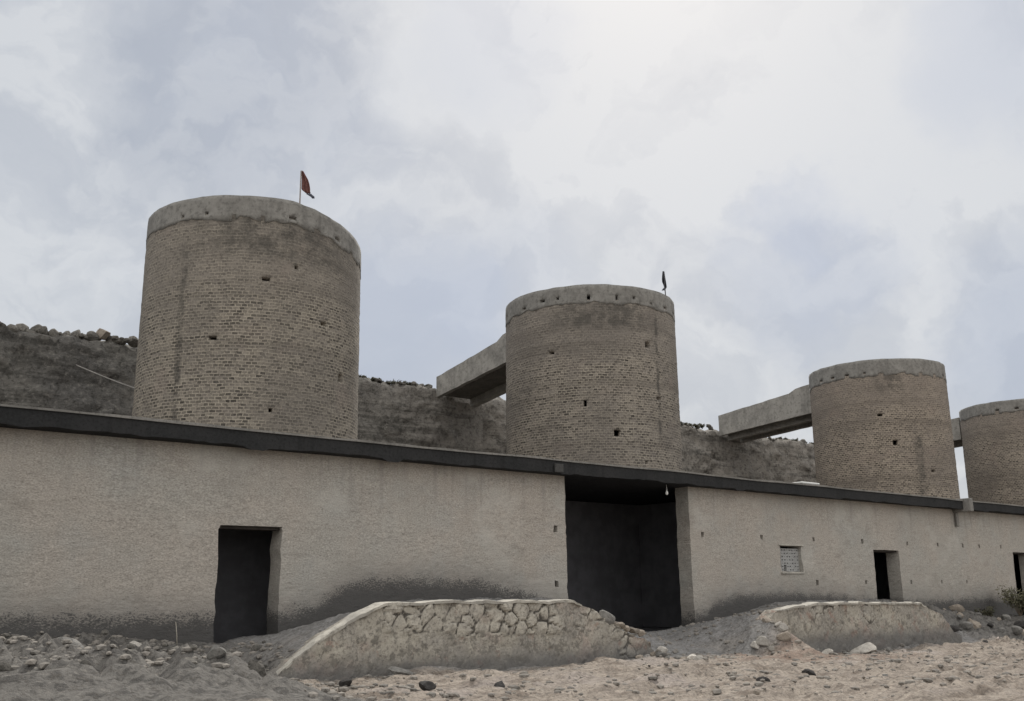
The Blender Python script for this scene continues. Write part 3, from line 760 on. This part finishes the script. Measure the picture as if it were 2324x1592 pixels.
# single ones one can point at
stone(7.33, 12.23, .12, M_dark, "dark rock on the yard in front of the large ramp's left end", flat=.8)
stone(7.52, 12.30, .085, M_dark, "smaller dark rock touching the dark rock by the large ramp's left end", flat=.8)
stone(7.93, 11.16, .15, M_dark, "dark flat rock at the bottom edge of the photo below the large ramp", flat=.5)
stone(9.26, 11.3, .105, M_dark, "dark rock on the yard below the middle of the large ramp", flat=.8)
stone(9.05, 11.38, .06, M_stone, "small grey stone beside the dark rock below the middle of the large ramp")
stone(9.25, 13.72, .22, M_stone, "low grey boulder half buried at the foot of the large ramp", flat=.5)
stone(15.15, 13.62, .17, M_pale, "pale rounded stone at the foot of the large ramp's right end", flat=.75)
stone(22.3, 13.65, .36, M_pale, "big white boulder lying at the foot of the smaller ramp", flat=.55)
stone(6.0, 16.2, .15, M_pale, "pale angular stone in the rubble left of the first doorway", flat=.8)
stone(4.3, 14.0, .24, M_stone, "largest grey boulder in the rubble near the photo's left edge", flat=.85)
stone(14.34, 14.25, .20, M_stone, "round stone sitting on the large ramp's broken right slope", flat=.85, z=.66)
stone(13.4, 9.1, .08, M_dark, "dark clod on the yard, right one of a pair below the gateway", flat=.6)
stone(12.5, 9.3, .10, M_dark, "dark clod on the yard, left one of a pair below the gateway", flat=.6)
stone(14.6, 10.0, .10, M_dark, "dark clod on the tan yard in front of the gateway, apart from the rest", flat=.6)
for k in range(6):
    u = 14.55 + k * .19
    stone(u, 14.28, random.uniform(.09, .15), M_tanst, "stone on the crumbling right slope of the large ramp", "stones on the large ramp's right slope", z=float(ev(ZF, u)) + .0)
for k in range(14):
    stone(15.0 + random.uniform(-.3, 1.4), 13.45 + random.uniform(-.45, .5), random.uniform(.05, .13), random.choice([M_stone, M_tanst, M_stone, M_pale]),
          "small stone in the pile at the foot of the large ramp's right end", "stones at the large ramp's right foot")
for k in range(100):
    u = random.uniform(2.6, 8.0); v = random.uniform(10.5, 17.2)
    if v < 14.4 and u > 6.6: continue
    stone(u, v, min(.15, .045 + random.expovariate(26)), random.choice([M_stone, M_boulder, M_boulder, M_boulder]), "rough stone in the grey rubble under the wall left of the first doorway", "rubble left of the first doorway")
for k in range(10):
    stone(19.1 + random.uniform(-.5, .75), 13.9 + random.uniform(-.3, .35), random.uniform(.09, .2), random.choice([M_pale, M_tanst, M_pale]), "pale broken stone at the collapsed left end of the smaller ramp", "stones at the smaller ramp's left end", flat=.7)
for k in range(7):
    stone(19.6 + random.uniform(0, 3.4), 13.5 + random.uniform(-.3, .3), random.uniform(.07, .15), random.choice([M_pale, M_stone]), "small stone strewn along the foot of the smaller ramp", "stones along the smaller ramp's foot")
for k in range(60):
    u = random.uniform(27.6, 40); v = random.uniform(12.9, 17.0)
    stone(u, v, min(.34, .09 + random.expovariate(13)), random.choice([M_stone, M_tanst, M_stone, M_tanst, M_dark]), "broken stone in the rubble heap right of the smaller ramp", "rubble right of the smaller ramp")
for k in range(45):
    u = random.uniform(5.5, 26); v = random.uniform(6.5, 13.3)
    stone(u, v, random.uniform(.022, .055), random.choice([M_tanst, M_tanst, M_tanst, M_stone, M_dark]), "pebble lying loose on the open tan yard", "pebbles on the yard", flat=.7)

# boulders along the hillside rim
def rim_z(u, v=36.6):
    return 10.17 + float(fbm(np.array(u) * .33, np.array(v) * .4, 9, 3)) * .22
B = [(7.6, .3, -.02), (8.0, .3, -.05), (8.4, .28, -.05), (8.75, .3, 0), (9.05, .26, -.06), (9.22, .26, .12), (9.5, .34, -.03), (9.9, .32, -.05), (10.25, .3, -.06), (10.55, .34, -.02), (10.75, .24, -.08), (11.1, .3, -.05), (11.45, .36, .12), (11.15, .22, .02), (11.85, .26, -.06), (12.15, .24, -.02), (12.6, .30, .06), (12.95, .26, -.06), (13.25, .28, .02), (13.55, .26, -.06), (13.95, .24, -.08), (14.2, .3, -.04), (14.6, .26, -.08), (15.0, .25, -.06), (15.4, .28, -.02), (15.9, .25, -.05)]
for k, (u, s, lift) in enumerate(B):
    uu_ = u - .0
    lab = "boulder on the hillside rim left of the nearest kiln"; g = "boulders on the hillside rim"
    m = M_boulder
    if k == 12: lab = "largest pale round boulder on the hillside rim left of the nearest kiln"; g = None; m = M_tanst
    if k == 16: lab = "dark round boulder on the hillside rim, just right of the pale one"; g = None
    if g: lab = "lumpy grey boulder on the hillside rim left of the nearest kiln"
    stone(uu_, 36.55, s, m, lab, g, z=rim_z(uu_) + lift - .05, name="boulder", flat=.85, cat="boulder", sink=.36)

for k in range(46):
    u = random.uniform(7.4, 17.0)
    stone(u, 36.4 + random.uniform(-.25, .3), random.uniform(.08, .17), M_boulder, "small stone lodged among the boulders on the hillside rim", "small stones on the hillside rim at the left", z=rim_z(u) + random.uniform(-.08, .02), flat=.8)
for k in range(34):
    u = random.choice([random.uniform(21.5, 26), random.uniform(42.5, 46), random.uniform(51, 57)])
    stone(u, 36.45 + random.uniform(-.2, .3), random.uniform(.08, .2), M_boulder, "small stone on the hillside rim among the dark bushes", "small stones on the hillside rim between kilns", z=rim_z(u) + random.uniform(-.1, .0), flat=.8)
# loose gravel over yard and rubble: nobody could count it
def gravel(name, n, area, smin, smax, mat, seed):
    r = np.random.default_rng(seed); proto = []
    for q in range(4):
        bm = bmesh.new(); bmesh.ops.create_icosphere(bm, subdivisions=1, radius=1)
        P = np.array([v.co[:] for v in bm.verts]) * (1 + .45 * (r.random((len(bm.verts), 1)) - .5)); P[:, 2] *= .6
        proto.append((P, [[v.index for v in f.verts] for f in bm.faces])); bm.free()
    V = []; F = []; c = 0
    for k in range(n):
        u, v = area(r); s = smin + (smax - smin) * r.random() ** 3
        P, fs = proto[k % 4]; a = r.random() * 6.28; ca, sa = math.cos(a), math.sin(a)
        Q = P * s * np.array([1.2, .85, 1]); Q = np.stack([Q[:, 0] * ca - Q[:, 1] * sa + u, Q[:, 0] * sa + Q[:, 1] * ca + v, Q[:, 2] + float(ground_z(u, v)) + s * .15], 1)
        V.append(Q); F += [[i + c for i in f] for f in fs]; c += len(Q)
    tag(link(name, mesh(name, np.concatenate(V), F), mat), "loose gravel and crumbs of stone scattered over the ground", "gravel", kind='stuff')
def area(r):
    q = r.random()
    if q < .42: return r.uniform(3, 8), r.uniform(10.5, 17.3)
    if q < .74: return r.uniform(5, 24), r.uniform(6.5, 14.0)
    if q < .86: return r.uniform(24, 40), r.uniform(9, 17.3)
    return r.uniform(16, 24), r.uniform(13, 17.3)
gravel("gravel", 6500, area, .010, .075, simple_mat("gravel_stone", (.28, .257, .23), (.165, .155, .142), 3.5, .95, 0), 5)

# ------------------------------------------------------------------ plants
def foliage_mat(name, a, b):
    m, N, bs = new_mat(name)
    co = geo_co(N); n = N.noise(co, 7, 3, .6)
    N.put(bs.inputs['Base Color'], N.mix(N.ramp(n, .35, .65), a, b)); return m
M_leaf = foliage_mat("dry_leaf", (.10, .098, .06), (.17, .16, .11))
M_scrub = foliage_mat("scrub_leaf", (.055, .055, .035), (.10, .095, .065))
M_twig = simple_mat("dry_twig", (.20, .165, .125), (.13, .105, .08), 6)
def shrub(name, loc, r, h, n, mat, label, group=None, seed=0, leaf=.05, stems=7):
    rr = random.Random(seed); o = empty(name, loc); tag(o, label, "shrub", group)
    V, F = [], []
    SV, SF = [], []
    for k in range(stems):
        az = rr.uniform(0, 6.28); sp = rr.uniform(.15, .95) * r; top = Vector((math.cos(az) * sp, math.sin(az) * sp, h * rr.uniform(.55, 1.0)))
        mid = top * .5 + Vector((rr.uniform(-.1, .1) * r, rr.uniform(-.1, .1) * r, h * .1))
        pts = [Vector((0, 0, -.05)), mid, top]
        for i in range(2):
            a_, b_ = pts[i], pts[i + 1]; w = .012 * (1 - .4 * i); base = len(SV)
            side = (b_ - a_).orthogonal().normalized() * w; up = (b_ - a_).cross(side).normalized() * w
            for p in (a_, b_):
                SV += [p + side, p + up, p - side, p - up]
            for q in range(4):
                SF.append((base + q, base + (q + 1) % 4, base + 4 + (q + 1) % 4, base + 4 + q))
        for q in range(n // stems):
            t = rr.uniform(.35, 1.05); p = (pts[1].lerp(pts[2], (t - .5) * 2) if t > .5 else pts[0].lerp(pts[1], t * 2)) + Vector((rr.gauss(0, .13), rr.gauss(0, .13), rr.gauss(0, .10))) * r
            a1 = Vector((rr.gauss(0, 1), rr.gauss(0, 1), rr.gauss(0, 1))).normalized(); a2 = a1.orthogonal().normalized()
            l = leaf * rr.uniform(.6, 1.4); i = len(V)
            V += [p - a1 * l, p + a2 * l * .45, p + a1 * l, p - a2 * l * .45]; F.append((i, i + 1, i + 2, i + 3))
    link("stems", mesh("stems", SV, SF), M_twig, o); link("foliage", mesh("foliage", V, F), mat, o)
    return o
shrub("shrub", (37.3, 16.6, float(ground_z(37.3, 16.6))), .75, 1.05, 900, M_leaf, "dusty leafy shrub by the doorway at the photo's right edge", None, 3, .055, 12)
shrub("shrub", (35.6, 16.9, float(ground_z(35.6, 16.9))), .5, .5, 380, M_scrub, "low dark shrub at the wall foot, left of the dusty leafy one", None, 5, .05, 9)
sp = [(22.0, .16), (22.5, .2), (23.0, .16), (23.4, .2), (23.8, .17), (24.15, .24), (24.6, .24), (25.0, .2), (25.4, .17), (25.75, .2), (42.6, .22), (43.1, .26), (43.6, .2), (44.1, .24), (44.6, .2), (45.1, .22), (52.4, .2), (53.0, .2), (54.0, .22), (55.0, .2), (56, .2)]
for k, (u, h) in enumerate(sp):
    where = "between the nearest and second kilns" if u < 30 else "between the second and third kilns" if u < 46 else "under the third kiln's bridge"
    shrub("scrub_bush", (u, 36.65, rim_z(u) - .06), h * 1.25, h * 1.0, 300, M_scrub, "small dark bush on the hillside rim " + where, "bushes on the hillside rim " + where, 50 + k, .06, 8)
def stalk(pts, label):
    tag(tube("dry_stalk", pts, [.010, .008, .006], M_pale if False else simple_mat("straw", (.45, .42, .36), (.36, .33, .28), 5, .9, 0), None, 5), label, "plant stalk")
z0 = float(ground_z(7.05, 17.2))
stalk([(7.05, 17.2, z0 - .03), (7.03, 17.2, z0 + .2), (7.0, 17.2, z0 + .4)], "upright dry stalk by the wall just left of the first doorway")
z0 = float(ground_z(5.6, 16.6))
stalk([(5.5, 16.6, z0), (5.62, 16.6, z0 + .07), (5.72, 16.6, z0 + .17)], "leaning dry stalk on the rubble at the left")
# twisted pale hose lying on the right-hand rubble
hp = []
for k in range(40):
    t = k / 39
    hp.append((28.4 + 3.0 * t + .18 * math.sin(t * 21), 13.35 + .22 * math.sin(t * 9), float(ground_z(28.4 + 3.0 * t, 13.35)) + .05 + .26 * max(0, 1 - abs(t - .82) / .12) + .07 * math.sin(t * 14)))
tag(tube("hose", hp, .02, simple_mat("faded_hose", (.42, .36, .32), (.33, .28, .25), 4, .8, 0), None, 6), "faded loop of hose twisting over the rubble at the right", "hose")
